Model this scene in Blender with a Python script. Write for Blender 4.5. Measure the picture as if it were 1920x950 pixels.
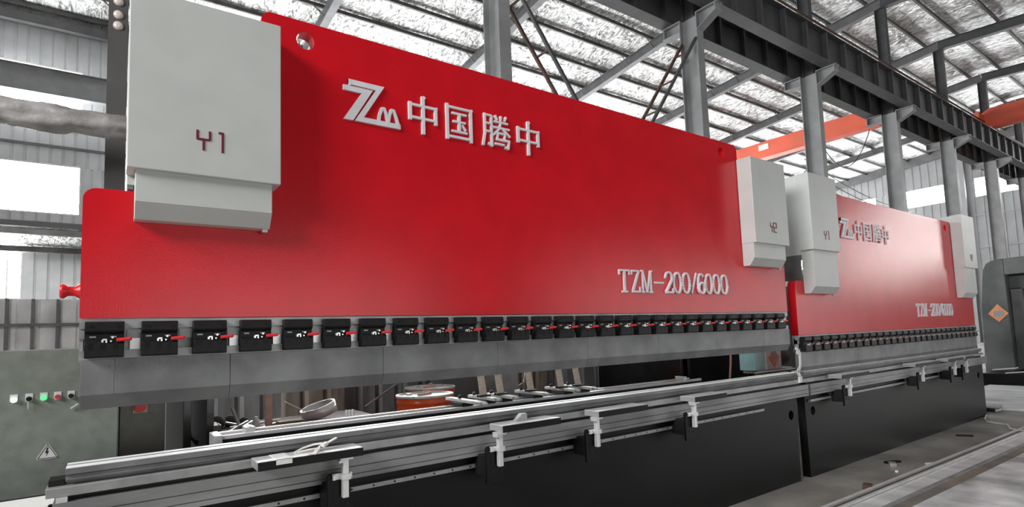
import bpy, bmesh, math, random
from math import sin, cos, pi, radians, sqrt
from mathutils import Vector, Matrix
random.seed(7)
S = bpy.context.scene
COL = S.collection
for o in list(bpy.data.objects): bpy.data.objects.remove(o)

# ------------------------------------------------------------------ camera
F_PX, CY = 1048.45, 539.57
YAW, PITCH, ROLL = radians(35.62944), radians(4.7062), radians(-1.98637)
CAM = Vector((0.12238, -3.20709, 1.66190))
def cam_axes():
    sy, cy, sp, cp = sin(YAW), cos(YAW), sin(PITCH), cos(PITCH)
    fw = Vector((sy*cp, cy*cp, sp)); rt = Vector((cy, -sy, 0)); up = rt.cross(fw)
    cr, sr = cos(ROLL), sin(ROLL)
    return rt*cr + up*sr, up*cr - rt*sr, fw
R_, U_, F_ = cam_axes()
cd = bpy.data.cameras.new('camera'); cam = bpy.data.objects.new('camera', cd); COL.objects.link(cam)
cd.sensor_fit = 'HORIZONTAL'; cd.sensor_width = 36; cd.lens = F_PX/1920*36
cd.shift_y = (CY-475)/1920; cd.clip_start = .05; cd.clip_end = 300
M = Matrix((R_, U_, -F_)).transposed().to_4x4(); M.translation = CAM
cam.matrix_world = M; S.camera = cam

# ------------------------------------------------------------------ light and exposure
W = bpy.data.worlds.new('overcast'); S.world = W; W.use_nodes = True
bg = W.node_tree.nodes['Background']; bg.inputs[0].default_value = (.93, .97, 1, 1); bg.inputs[1].default_value = 0.04
S.view_settings.view_transform = 'Standard'; S.view_settings.look = 'None'
S.view_settings.gamma = 1; S.view_settings.exposure = 0.0; S.view_settings.use_curve_mapping = False
def area(name, loc, aim, sx, sy, power, col=(1, 1, 1)):
    l = bpy.data.lights.new(name, 'AREA'); l.shape = 'RECTANGLE'; l.size = sx; l.size_y = sy; l.energy = power; l.color = col
    o = bpy.data.objects.new(name, l); COL.objects.link(o); o.location = loc
    o.rotation_euler = (Vector(aim)-Vector(loc)).to_track_quat('-Z', 'Y').to_euler()
    return o
WIN_E = 33.0      # daylight in the window bands
area('daylight_left_gable', (-9.5, -3.2, 8.0), (2.5, 0, 2.0), 7, 3.5, 2100)
area('daylight_front_door_left', (3.6, -11.0, 1.7), (3.6, 0, 1.5), 7, 2.8, 165)
area('daylight_front_door_right', (21.0, -11.0, 2.1), (21.0, 0, 1.6), 18, 3.6, 440)

# ------------------------------------------------------------------ materials
def lin(r, g, b):
    f = lambda c: (c/12.92 if c <= .04045 else ((c+.055)/1.055)**2.4)
    return (f(r/255), f(g/255), f(b/255), 1)
def mat(name, col, rough=.5, metal=0., var=.08, scale=6., bump=0., bscale=40., col2=None, spec=.5, stretch=None, coat=0., vscale2=None):
    m = bpy.data.materials.new(name); m.use_nodes = True; n = m.node_tree.nodes; L = m.node_tree.links
    p = n['Principled BSDF']; p.inputs['Roughness'].default_value = rough; p.inputs['Metallic'].default_value = metal
    p.inputs['Specular IOR Level'].default_value = spec; p.inputs['Coat Weight'].default_value = coat
    tc = n.new('ShaderNodeTexCoord'); vec = tc.outputs['Object']
    if stretch:
        mp = n.new('ShaderNodeMapping'); mp.inputs['Scale'].default_value = stretch; L.new(vec, mp.inputs[0]); vec = mp.outputs[0]
    no = n.new('ShaderNodeTexNoise'); no.inputs['Scale'].default_value = scale; no.inputs['Detail'].default_value = 6; L.new(vec, no.inputs['Vector'])
    mx = n.new('ShaderNodeMix'); mx.data_type = 'RGBA'
    c2 = col2 or tuple(max(0, c*(1-2.2*var)) for c in col[:3])+(1,)
    c1 = col if col2 else tuple(min(1, c*(1+var)) for c in col[:3])+(1,)
    cr = n.new('ShaderNodeMapRange'); cr.inputs[1].default_value = .35; cr.inputs[2].default_value = .65; L.new(no.outputs[0], cr.inputs[0])
    L.new(cr.outputs[0], mx.inputs[0]); mx.inputs[6].default_value = c1; mx.inputs[7].default_value = c2
    L.new(mx.outputs[2], p.inputs['Base Color'])
    if bump:
        n2 = n.new('ShaderNodeTexNoise'); n2.inputs['Scale'].default_value = bscale; n2.inputs['Detail'].default_value = 4; L.new(vec, n2.inputs['Vector'])
        b = n.new('ShaderNodeBump'); b.inputs['Strength'].default_value = bump; b.inputs['Distance'].default_value = .02
        L.new(n2.outputs[0], b.inputs['Height']); L.new(b.outputs[0], p.inputs['Normal'])
    return m
def emit(name, col, e):
    m = bpy.data.materials.new(name); m.use_nodes = True; n = m.node_tree.nodes
    n.remove(n['Principled BSDF']); em = n.new('ShaderNodeEmission'); em.inputs[0].default_value = col; em.inputs[1].default_value = e
    m.node_tree.links.new(em.outputs[0], n['Material Output'].inputs[0]); return m

RED = mat('red_enamel', lin(213, 19, 33), .24, var=.04, scale=3, bump=.05, bscale=160, spec=.5)
REDB = mat('red_enamel_bright', lin(215, 25, 35), .35, var=.04)
WHITE = mat('light_grey_enamel', lin(198, 201, 198), .42, var=.02, scale=4)
BLACKP = mat('black_enamel', lin(17, 17, 17), .42, var=.12, scale=2.5, spec=.22)
BLACK = mat('black_steel', lin(25, 25, 26), .5, var=.15, scale=30, bump=.1, spec=.3)
BLACKG = mat('black_gloss', lin(26, 24, 24), .18, var=.1)
STEEL = mat('ground_steel', lin(128, 129, 130), .38, metal=.4, var=.14, scale=5, bump=.06, bscale=90)
STEELD = mat('dark_tool_steel', lin(130, 131, 132), .42, metal=.3, var=.2, scale=4, bump=.08, bscale=70, col2=lin(104, 105, 106))
STEELB = mat('bright_steel', lin(236, 236, 235), .3, metal=.3, var=.04)
LAND = mat('die_land_sheen', lin(246, 246, 245), .45, var=.02)  # near-white colour stands in for light reflected by the die top
LIPM = mat('table_steel', lin(140, 141, 141), .42, metal=.3, var=.14, scale=5, bump=.05, stretch=(.3, 1, 1))
STEELM = mat('mid_steel', lin(166, 167, 167), .4, metal=.3, var=.12, scale=5, bump=.05)
LETTER = mat('white_acrylic', lin(226, 226, 230), .4, var=.03)
PURPLE = mat('maroon_print', lin(110, 22, 48), .5, var=.03)
GRIP = mat('red_grip', lin(225, 48, 52), .35, var=.05)
CHROME = mat('nickel', lin(225, 228, 226), .25, metal=.6, var=.04)
ALU = mat('aluminium', lin(226, 226, 226), .3, metal=.45, var=.05)
GREEN = mat('green_grey_enamel', lin(122, 130, 122), .5, var=.07, scale=14, bump=.12, bscale=220)
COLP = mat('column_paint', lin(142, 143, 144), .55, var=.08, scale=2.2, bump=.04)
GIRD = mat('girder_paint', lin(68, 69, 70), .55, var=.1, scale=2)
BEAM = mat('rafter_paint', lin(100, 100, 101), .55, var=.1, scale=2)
PURL = mat('purlin_paint', lin(92, 92, 91), .6, var=.12, scale=3, col2=lin(72, 70, 66))
RUST = mat('rusty_steel', lin(92, 62, 52), .7, var=.2, scale=8, col2=lin(70, 48, 42))
ORANGE = mat('crane_orange', lin(226, 98, 70), .5, var=.08, scale=1.2, col2=lin(205, 96, 72))
DRUM = mat('drum_orange', lin(238, 94, 40), .28, var=.06, scale=8)
LID = mat('drum_lid', lin(228, 228, 224), .45, var=.12, scale=14)
WOOD = mat('pale_board', lin(206, 190, 172), .75, var=.1, scale=20, stretch=(1, 1, 4))
STICK = mat('pinkish_wood', lin(226, 186, 166), .7, var=.08, scale=14)
CARD = mat('cardboard', lin(160, 146, 122), .85, var=.1)
PAPER = mat('paper', lin(236, 236, 232), .7, var=.04, scale=60, stretch=(1, 6, 1))
WRAP = mat('wrapped_foil_cloth', lin(176, 174, 172), .5, metal=.15, var=.18, scale=4, bump=.9, bscale=7, col2=lin(128, 124, 120))
PORC = mat('porcelain', lin(215, 205, 200), .3, var=.1)
SHEETD = mat('dark_sheet', lin(112, 112, 112), .6, var=.25, scale=3, col2=lin(82, 82, 81), stretch=(3, 3, .5))
SHEETB = mat('brown_sheet', lin(126, 114, 104), .7, var=.2, scale=4, col2=lin(92, 85, 78), stretch=(3, 3, .6))
GREYBOX = mat('grey_cabinet', lin(110, 111, 112), .5, var=.05)
OLDP = mat('old_grey_paint', lin(104, 105, 105), .5, var=.15, scale=1.5, col2=lin(76, 77, 78))
CYAN = mat('cyan_paint', lin(185, 232, 234), .5, var=.06)
STICKW = mat('sticker_white', lin(226, 226, 224), .5, var=.02)
STICKO = mat('sticker_orange', lin(228, 128, 70), .5, var=.1, scale=30, col2=lin(236, 176, 130))
STICKG = mat('sticker_grey', lin(160, 162, 164), .5, var=.15, scale=60)
CABLE = mat('white_cable', lin(222, 220, 214), .5, var=.04)
COPPER = mat('copper_wire', lin(190, 140, 118), .5, var=.05)
PLATE = mat('floor_plate', lin(232, 232, 233), .3, metal=.1, var=.12, scale=2, stretch=(2, .5, 1), bump=.05, bscale=8)
WALLM = mat('wall_sheet', lin(190, 191, 192), .6, metal=.1, var=.05, scale=1.5)
WALLE = mat('gable_sheet', lin(150, 151, 152), .6, var=.06, scale=.8)
TRIMM = mat('pale_trim', lin(205, 203, 198), .5, var=.05)
GLASS = emit('daylit_glazing', (.97, .99, 1, 1), WIN_E)
LAMPW = emit('lit_white_button', (.93, 1, .97, 1), 2.2)
LAMPG = emit('lit_green_button', (.12, 1, .3, 1), 1.3)
REDBTN = mat('red_button', lin(196, 60, 62), .35, var=.04)
LEDGE_W = mat('label_white', lin(214, 216, 216), .45, var=.03)
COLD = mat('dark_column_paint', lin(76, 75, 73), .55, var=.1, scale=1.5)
GRIPD = mat('dull_grip', lin(150, 92, 84), .5, var=.1)  # darker, less saturated red for the farther machine's grips
TRACKD = mat('track_groove', lin(84, 76, 72), .6, var=.15)
DARKRED = mat('dark_red_channel', lin(92, 58, 60), .5, var=.15)

def foil_mat():
    m = bpy.data.materials.new('insulation_foil'); m.use_nodes = True; n = m.node_tree.nodes; L = m.node_tree.links
    p = n['Principled BSDF']; p.inputs['Metallic'].default_value = .25; p.inputs['Roughness'].default_value = .42
    tc = n.new('ShaderNodeTexCoord')
    mp = n.new('ShaderNodeMapping'); mp.inputs['Scale'].default_value = (1.0, .42, 1); mp.inputs['Rotation'].default_value = (0, 0, .35); L.new(tc.outputs['Object'], mp.inputs[0])
    a = n.new('ShaderNodeTexNoise'); a.inputs['Scale'].default_value = 1.6; a.inputs['Detail'].default_value = 3; a.inputs['Distortion'].default_value = 2.4; L.new(mp.outputs[0], a.inputs['Vector'])
    b = n.new('ShaderNodeTexNoise'); b.inputs['Scale'].default_value = 3.6; b.inputs['Detail'].default_value = 3; b.inputs['Distortion'].default_value = 3; L.new(mp.outputs[0], b.inputs['Vector'])
    mth = n.new('ShaderNodeMath'); mth.operation = 'MULTIPLY_ADD'; mth.inputs[1].default_value = .35; L.new(b.outputs[0], mth.inputs[0]); L.new(a.outputs[0], mth.inputs[2])
    bp = n.new('ShaderNodeBump'); bp.inputs['Strength'].default_value = 1; bp.inputs['Distance'].default_value = .42; L.new(mth.outputs[0], bp.inputs['Height']); L.new(bp.outputs[0], p.inputs['Normal'])
    r = n.new('ShaderNodeValToRGB'); r.color_ramp.elements[0].position = .36; r.color_ramp.elements[0].color = lin(150, 149, 147)  # grey streaks stand in for dark reflections in the crinkled foil
    r.color_ramp.elements[1].position = .6; r.color_ramp.elements[1].color = lin(252, 252, 252); L.new(b.outputs[0], r.inputs[0]); L.new(r.outputs[0], p.inputs['Base Color'])
    return m
FOIL = foil_mat()
def floor_mat():
    m = mat('concrete_floor', lin(158, 155, 150), .55, var=.2, scale=1.6, bump=.15, bscale=30, col2=lin(122, 118, 112))
    n = m.node_tree.nodes; L = m.node_tree.links; p = n['Principled BSDF']
    tc = n['Texture Coordinate'] if 'Texture Coordinate' in n else [x for x in n if x.type == 'TEX_COORD'][0]
    b = n.new('ShaderNodeTexNoise'); b.inputs['Scale'].default_value = 1.1; b.inputs['Detail'].default_value = 7; L.new(tc.outputs['Object'], b.inputs['Vector'])
    r = n.new('ShaderNodeMapRange'); r.inputs[1].default_value = .4; r.inputs[2].default_value = .62; r.inputs[3].default_value = .3; r.inputs[4].default_value = .7
    L.new(b.outputs[0], r.inputs[0]); L.new(r.outputs[0], p.inputs['Roughness'])
    return m
FLOOR = floor_mat()
POLISH = mat('sealed_concrete', lin(240, 242, 244), .25, var=.2, scale=2.2, col2=lin(160, 162, 160), bump=.1, bscale=12)  # near-white tone stands in for window light mirrored in the walkway

# ------------------------------------------------------------------ helpers
class MB:
    def __init__(s): s.v = []; s.f = []; s.sm = []
    def add(s, vs, fs, smooth=False):
        o = len(s.v); s.v += [Vector(v) for v in vs]
        for f in fs: s.f.append([i+o for i in f]); s.sm.append(smooth)
        return s
    def box(s, x0, x1, y0, y1, z0, z1, M=None):
        vs = [Vector((x, y, z)) for x in (x0, x1) for y in (y0, y1) for z in (z0, z1)]
        if M: vs = [M @ v for v in vs]
        return s.add(vs, [(0, 1, 3, 2), (4, 6, 7, 5), (0, 4, 5, 1), (2, 3, 7, 6), (0, 2, 6, 4), (1, 5, 7, 3)])
    def obox(s, c, size, rz=0, ry=0, rx=0):
        Mx = Matrix.Translation(c) @ Matrix.Rotation(rz, 4, 'Z') @ Matrix.Rotation(ry, 4, 'Y') @ Matrix.Rotation(rx, 4, 'X')
        a, b, c_ = [q/2 for q in size]; return s.box(-a, a, -b, b, -c_, c_, Mx)
    def prism_x(s, pts, x0, x1):      # polygon in (y, z), along x
        n = len(pts); vs = [(x0, y, z) for y, z in pts] + [(x1, y, z) for y, z in pts]
        return s.add(vs, [tuple(range(n))[::-1], tuple(range(n, 2*n))] + [(i, (i+1) % n, n+(i+1) % n, n+i) for i in range(n)])
    def prism_y(s, pts, y0, y1):      # polygon in (x, z), along y
        n = len(pts); vs = [(x, y0, z) for x, z in pts] + [(x, y1, z) for x, z in pts]
        return s.add(vs, [tuple(range(n)), tuple(range(n, 2*n))[::-1]] + [((i+1) % n, i, n+i, n+(i+1) % n) for i in range(n)])
    def prism_z(s, pts, z0, z1):
        n = len(pts); vs = [(x, y, z0) for x, y in pts] + [(x, y, z1) for x, y in pts]
        return s.add(vs, [tuple(range(n))[::-1], tuple(range(n, 2*n))] + [(i, (i+1) % n, n+(i+1) % n, n+i) for i in range(n)])
    def tube(s, pts, r, seg=10, caps=True, smooth=True):
        pts = [Vector(p) for p in pts]; rs = r if isinstance(r, (list, tuple)) else [r]*len(pts)
        rings = []; prev = None
        for i, p in enumerate(pts):
            d = (pts[min(i+1, len(pts)-1)]-pts[max(i-1, 0)]).normalized()
            if prev is None:
                a = d.orthogonal().normalized()
            else:
                a = (prev-d*prev.dot(d)).normalized()
            prev = a; b = d.cross(a)
            rings.append([p+(a*cos(2*pi*k/seg)+b*sin(2*pi*k/seg))*rs[i] for k in range(seg)])
        vs = [v for rg in rings for v in rg]; fs = []
        for i in range(len(pts)-1):
            for k in range(seg): fs.append((i*seg+k, i*seg+(k+1) % seg, (i+1)*seg+(k+1) % seg, (i+1)*seg+k))
        s.add(vs, fs, smooth)
        if caps:
            n = len(pts); s.add(rings[0], [tuple(range(seg))[::-1]]); s.add(rings[-1], [tuple(range(seg))])
        return s
    def bar(s, a, b, w, h=None):      # square bar from a to b
        a = Vector(a); b = Vector(b); h = h or w; d = (b-a).normalized()
        u = d.cross(Vector((0, 0, 1))); u = u.normalized() if u.length > 1e-4 else Vector((1, 0, 0)); t = u.cross(d)
        q = [(-w/2, -h/2), (w/2, -h/2), (w/2, h/2), (-w/2, h/2)]
        vs = [a+u*x+t*y for x, y in q]+[b+u*x+t*y for x, y in q]
        return s.add(vs, [(0, 1, 2, 3), (7, 6, 5, 4), (0, 4, 5, 1), (1, 5, 6, 2), (2, 6, 7, 3), (3, 7, 4, 0)])
    def lathe(s, prof, c, seg=32, axis='z', smooth=True):   # prof (r, h)
        vs = []; c = Vector(c)
        for r, h in prof:
            for k in range(seg):
                a = 2*pi*k/seg; v = (r*cos(a), r*sin(a), h)
                if axis == 'x': v = (h, r*cos(a), r*sin(a))
                if axis == 'y': v = (r*cos(a), h, r*sin(a))
                vs.append(c+Vector(v))
        fs = [(i*seg+k, i*seg+(k+1) % seg, (i+1)*seg+(k+1) % seg, (i+1)*seg+k) for i in range(len(prof)-1) for k in range(seg)]
        s.add(vs, fs, smooth)
        s.add(vs[:seg], [tuple(range(seg))[::-1]]); s.add(vs[-seg:], [tuple(range(seg))]); return s
    def ibeam(s, a, b, depth, fw, ft=.016, wt=.012, up=(0, 0, 1)):  # I-section from a to b; depth along 'up'
        a = Vector(a); b = Vector(b); d = (b-a).normalized(); up = Vector(up); u = up.cross(d).normalized(); t = d.cross(u).normalized()
        def slab(w0, w1, h0, h1):
            q = [(w0, h0), (w1, h0), (w1, h1), (w0, h1)]
            vs = [a+u*x+t*y for x, y in q]+[b+u*x+t*y for x, y in q]
            s.add(vs, [(3, 2, 1, 0), (4, 5, 6, 7), (1, 5, 4, 0), (2, 6, 5, 1), (3, 7, 6, 2), (0, 4, 7, 3)])
        slab(-fw/2, fw/2, -depth/2, -depth/2+ft); slab(-fw/2, fw/2, depth/2-ft, depth/2); slab(-wt/2, wt/2, -depth/2+ft, depth/2-ft); return s
    def build(s, name, m, parent=None, origin=None, bevel=0.):
        w = wloc(parent) if parent else Vector((0, 0, 0)); org = Vector(origin) if origin else (w if parent else base_of(s.v))
        me = bpy.data.meshes.new(name); me.from_pydata([v-org for v in s.v], [], s.f); me.polygons.foreach_set('use_smooth', s.sm)
        bm = bmesh.new(); bm.from_mesh(me); bmesh.ops.recalc_face_normals(bm, faces=bm.faces)
        if bevel:
            es = [e for e in bm.edges if len(e.link_faces) == 2 and e.calc_face_angle(0) > .9]
            bmesh.ops.bevel(bm, geom=es, offset=bevel, segments=2, profile=.5, affect='EDGES', clamp_overlap=True)
        bm.to_mesh(me); bm.free(); me.materials.append(m)
        o = bpy.data.objects.new(name, me); COL.objects.link(o)
        if parent: o.parent = parent
        o.location = org-w; return o
def base_of(vs):
    xs = [v.x for v in vs]; ys = [v.y for v in vs]; zs = [v.z for v in vs]
    return Vector(((min(xs)+max(xs))/2, (min(ys)+max(ys))/2, min(zs)))
def wloc(o):
    p = Vector(o.location)
    while o.parent: o = o.parent; p += o.location
    return p
def tag(o, label, cat, group=None, kind=None):
    o['label'] = label; o['category'] = cat
    if group: o['group'] = group
    if kind: o['kind'] = kind
    return o
def thing(name, label, cat, loc=(0, 0, 0), group=None):
    o = bpy.data.objects.new(name, None); o.empty_display_size = .1; COL.objects.link(o); o.location = loc
    return tag(o, label, cat, group)
def copy_tree(o, parent=None):
    kids = [c for c in COL.objects if c.parent == o]
    c = o.copy(); COL.objects.link(c); c.parent = parent
    for k in kids: copy_tree(k, c)
    return c
def struct(mb, name, m, bevel=0): o = mb.build(name, m, bevel=bevel); o['kind'] = 'structure'; return o
def rounded(pts, rad, n=6):
    out = []
    for i, p in enumerate(pts):
        r = rad.get(i, 0)
        if not r: out.append(p); continue
        P = Vector(p); A = Vector(pts[i-1]); B = Vector(pts[(i+1) % len(pts)]); a = (A-P).normalized(); b = (B-P).normalized()
        ang = a.angle(b); t = r/math.tan(ang/2); c = P+(a+b).normalized()*(r/sin(ang/2)); s0 = P+a*t-c; s1 = P+b*t-c
        for k in range(n+1):
            q = s0.lerp(s1, k/n); q = c+q.normalized()*r; out.append((q.x, q.y))
    return out
def plate_y(name, outline, holes, y0, y1, m, parent):       # plate in x-z with round holes
    cu = bpy.data.curves.new(name+'_outline', 'CURVE'); cu.dimensions = '2D'; cu.fill_mode = 'BOTH'; cu.extrude = abs(y1-y0)/2
    def spl(pts):
        s = cu.splines.new('POLY'); s.points.add(len(pts)-1)
        for p, q in zip(s.points, pts): p.co = (q[0], q[1], 0, 1)
        s.use_cyclic_u = True
    spl(outline)
    for cx, cz, r in holes: spl([(cx+r*cos(2*pi*k/32), cz+r*sin(2*pi*k/32)) for k in range(32)])
    t = bpy.data.objects.new('outline', cu); COL.objects.link(t); bpy.context.view_layer.update()
    dg = bpy.context.evaluated_depsgraph_get(); me = bpy.data.meshes.new_from_object(t.evaluated_get(dg))
    bpy.data.objects.remove(t); bpy.data.curves.remove(cu)
    w = wloc(parent) if parent else Vector((0, 0, 0)); ym = (y0+y1)/2
    for v in me.vertices: x, y, z = v.co; v.co = Vector((x, ym-z, y))-w
    me.name = name; me.materials.clear(); me.materials.append(m)
    o = bpy.data.objects.new(name, me); COL.objects.link(o); o.parent = parent; return o
def strokes(lines, y, th, w):      # list of (points, width) in x-z -> flat raised lettering facing -y
    mb = MB(); y_ = y; th_ = th; k_ = 0
    for pts, ww in lines:
        for a, b in zip(pts[:-1], pts[1:]):
            k_ += 1; th = th_+.0002*k_
            a = Vector(a); b = Vector(b); d = b-a
            if d.length < 1e-6: continue
            d.normalize(); n = Vector((-d.y, d.x))*(ww*w/2)
            mb.prism_y([tuple(a-n), tuple(b-n), tuple(b+n), tuple(a+n)], y-th, y)
        for p in pts[1:-1]:
            k_ += 1; th = th_+.0002*k_; r = ww*w/2*.999; mb.prism_y([(p[0]+r*cos(2*pi*k/10), p[1]+r*sin(2*pi*k/10)) for k in range(10)], y-th, y)
    return mb
def place(lines, x0, x1, z0, z1): return [([(x0+px*(x1-x0), z0+pz*(z1-z0)) for px, pz in pts], w) for pts, w in lines]

# ------------------------------------------------------------------ the hall
BAY, X0C, YC, YW, XE = 6.0513, -0.0835, 5.15, 20.0, 48.3
XK = [X0C+BAY*k for k in range(9)]; XK[0] = .11
XL = -9.3
def zr(y): return 13.7-.1*(y-YC) if y > YC else 13.7-.06*(YC-y)     # underside of the rafters
# floor
struct(MB().box(XL, XE, -30, 28, -.2, 0), 'floor', FLOOR)
# roof foil in two slopes
mb = MB()
for (ya, yb) in ((YC, YW+.3), (-17.0, YC)):
    nx, ny = 60, 24; base = len(mb.v)
    vs = []; fs = []
    for i in range(nx+1):
        for j in range(ny+1):
            y = ya+(yb-ya)*j/ny; x = XL-.2+(XE+.4-XL)*i/nx
            vs.append((x, y, zr(y)+.555+.03*random.random()))
    for i in range(nx):
        for j in range(ny):
            q = i*(ny+1)+j; fs.append((q, q+1, q+ny+2, q+ny+1))
    mb.add(vs, fs, True)
struct(mb, 'ceiling', FOIL)
# back wall: corrugated sheet with openings
def sheet_profile(x0, x1, y, z0, z1, pitch=.32, dep=.035, mb=None):
    mb = mb or MB(); x = x0; pts = []
    while x < x1-1e-4:
        for dx, dy in ((0, 0), (.04, -dep), (pitch-.06, -dep), (pitch-.02, 0)):
            if x+dx < x1: pts.append((x+dx, y+dy))
        x += pitch
    pts.append((x1, y)); n = len(pts)
    vs = [(a, b, z0) for a, b in pts]+[(a, b, z1) for a, b in pts]
    mb.add(vs, [(i, i+1, n+i+1, n+i) for i in range(n-1)]); return mb
wb = MB(); panes = []
WZ = ((6.1, 7.67), (8.9, 10.93))
sheet_profile(XL, XE, YW, 10.93, 12.9, mb=wb); sheet_profile(XL, XE, YW, 7.67, 8.9, mb=wb); sheet_profile(XL, XE, YW, 5.75, 6.1, mb=wb)
for k in range(-1, 8):
    xa, xb = X0C+BAY*k+.75, X0C+BAY*(k+1)-.78
    for z0, z1 in WZ:
        sheet_profile(xb, xb+1.53, YW, z0, z1, mb=wb); panes.append((max(xa, XL), xb, z0, z1))
sheet_profile(XL, XL+.4, YW, 6.1, 10.93, mb=wb)
struct(wb, 'wall_back', WALLM)
for i, (xa, xb, z0, z1) in enumerate(panes):
    f = MB(); f.box(xa, xb, YW-.05, YW+.06, z0-.06, z0); f.box(xa, xb, YW-.05, YW+.06, z1, z1+.06); f.box(xa-.05, xa, YW-.05, YW+.06, z0, z1); f.box(xb, xb+.05, YW-.05, YW+.06, z0, z1)
    w = struct(f, 'window_%d' % (i+1), TRIMM)
    MB().box(xa, xb, YW+.02, YW+.04, z0, z1).build('pane', GLASS, w)
# eaves purlin, pale trims, girts
struct(MB().box(XL, XE, YW-.35, YW-.1, 12.2, 12.5), 'trim_1', BEAM)
struct(MB().box(XL, XE, YW-.08, YW-.03, 8.25, 8.34), 'trim_2', BEAM)
struct(MB().box(XL, XE, YW-.08, YW-.02, 5.6, 5.78), 'trim_3', BEAM)
# low fence wall with posts at the foot of the back wall and the annex behind it
fw_ = sheet_profile(XL, XE, YW+.25, 0, 3.3, pitch=.5, dep=.05)
struct(fw_, 'wall_back_low', mat('dull_sheet', lin(238, 237, 236), .65, var=.14, scale=.9, col2=lin(190, 188, 186)))
tp = MB()
for k in range(40): tp.box(XL+.5+k*.62, XL+.58+k*.62, YW+.02, YW+.14, 0, 3.3)
tp.box(XL, 16, YW-.02, YW+.06, 2.42, 2.52)
struct(tp, 'trim_4', BEAM)
ax = MB(); ax.add([(XL, YW+.3, 6.2), (XE, YW+.3, 6.2), (XE, 26.2, 5.7), (XL, 26.2, 5.7)], [(0, 1, 2, 3)])
struct(ax, 'ceiling_annex', FOIL)
aw = sheet_profile(-2.85, XE, 26, 0, 5.75, pitch=.42, dep=.06); sheet_profile(XL, -2.85, 26, 0, 3.7, pitch=.42, dep=.06, mb=aw)
struct(aw, 'wall_annex', WALLM)
f = MB(); f.box(XL, -2.85, 25.95, 26.02, 3.66, 3.74); f.box(-3.3, -3.25, 25.95, 26.02, 3.7, 5.65); f.box(-2.87, -2.8, 25.94, 26.05, 3.7, 5.75)
w = struct(f, 'window_40', TRIMM); MB().box(XL, -2.85, 26.05, 26.07, 3.7, 5.7).build('pane', GLASS, w)
struct(MB().box(XL, 6, 22.6, 22.8, 5.78, 5.98), 'trim_5', PURL); struct(MB().box(XL, 6, 25.2, 25.4, 5.5, 5.72), 'trim_6', PURL)
# gable wall at the far end and the left gable, with window strips
def gable(name, x, face, strips, m, ylo, yhi, pitch=.5):
    mb = MB(); s = face
    def seg(ya, yb, z0, top):
        y = ya
        while y < yb-1e-4:
            yn = min(y+pitch, yb); zt = [(zr(q)+.66 if top is None else top) for q in (y, yn)]
            mb.add([(x, y, z0), (x, yn-.03, z0), (x, yn-.03, zt[1]), (x, y, zt[0])], [(0, 1, 2, 3)])
            mb.add([(x, yn-.03, z0), (x-.03*s, yn-.015, z0), (x, yn, z0), (x, yn, zt[1]), (x-.03*s, yn-.015, zt[1]), (x, yn-.03, zt[1])], [(0, 1, 4, 5), (1, 2, 3, 4)])
            y = yn
    z0, z1 = strips[0][2:]
    seg(ylo, yhi, 0, z0); seg(ylo, yhi, z1, None)
    cur = ylo
    for ya, yb, _, _ in strips: seg(cur, ya, z0, z1); cur = yb
    seg(cur, yhi, z0, z1)
    return struct(mb, name, m)
st = [(-8.7, -6.2, 9.97, 11.2), (-5.4, -2.6, 9.97, 11.2), (-1.8, 1.0, 9.97, 11.2), (1.7, 4.6, 9.97, 11.2), (5.2, 8.9, 9.97, 11.2), (9.9, 13.1, 9.97, 11.2), (15.05, 18.0, 9.97, 11.2)]
gable('wall_right', XE, 1, st, WALLE, -17.0, YW)
for i, (ya, yb, z0, z1) in enumerate(st):
    f = MB(); f.box(XE-.05, XE+.03, ya, yb, z0-.05, z0); f.box(XE-.05, XE+.03, ya, yb, z1, z1+.05)
    w = struct(f, 'window_%d' % (50+i), TRIMM); MB().box(XE+.02, XE+.04, ya, yb, z0, z1).build('pane', GLASS, w)
f = MB(); f.box(XE-.16, XE-.10, -15.6, -10.4, 4.5, 4.6); f.box(XE-.16, XE-.10, -15.6, -10.4, 9.6, 9.7); w = struct(f, 'window_60', TRIMM); MB().box(XE-.14, XE-.12, -15.6, -10.4, 4.6, 9.6).build('pane', emit('hazy_glazing', (1, .98, .94, 1), 10.0), w)
struct(MB().prism_x([(YC, zr(YC)-.02), (YW, zr(YW)-.02), (YW, zr(YW)+.6), (YC, zr(YC)+.6)], XE-.35, XE-.1), 'trim_7', BEAM)
gp = MB()
for y in (14.2, 9.5, .9): gp.box(XE-.3, XE-.06, y-.12, y+.12, 0, zr(y))
for z in (4.0, 6.4, 8.6): gp.box(XE-.10, XE-.05, -9, YW, z, z+.09)
struct(gp, 'trim_8', WALLE)

ORD = ['first', 'second', 'third', 'fourth', 'fifth', 'sixth', 'seventh', 'eighth', 'ninth', 'tenth', 'eleventh', 'twelfth', 'thirteenth', 'fourteenth', 'fifteenth', 'sixteenth']
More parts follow.
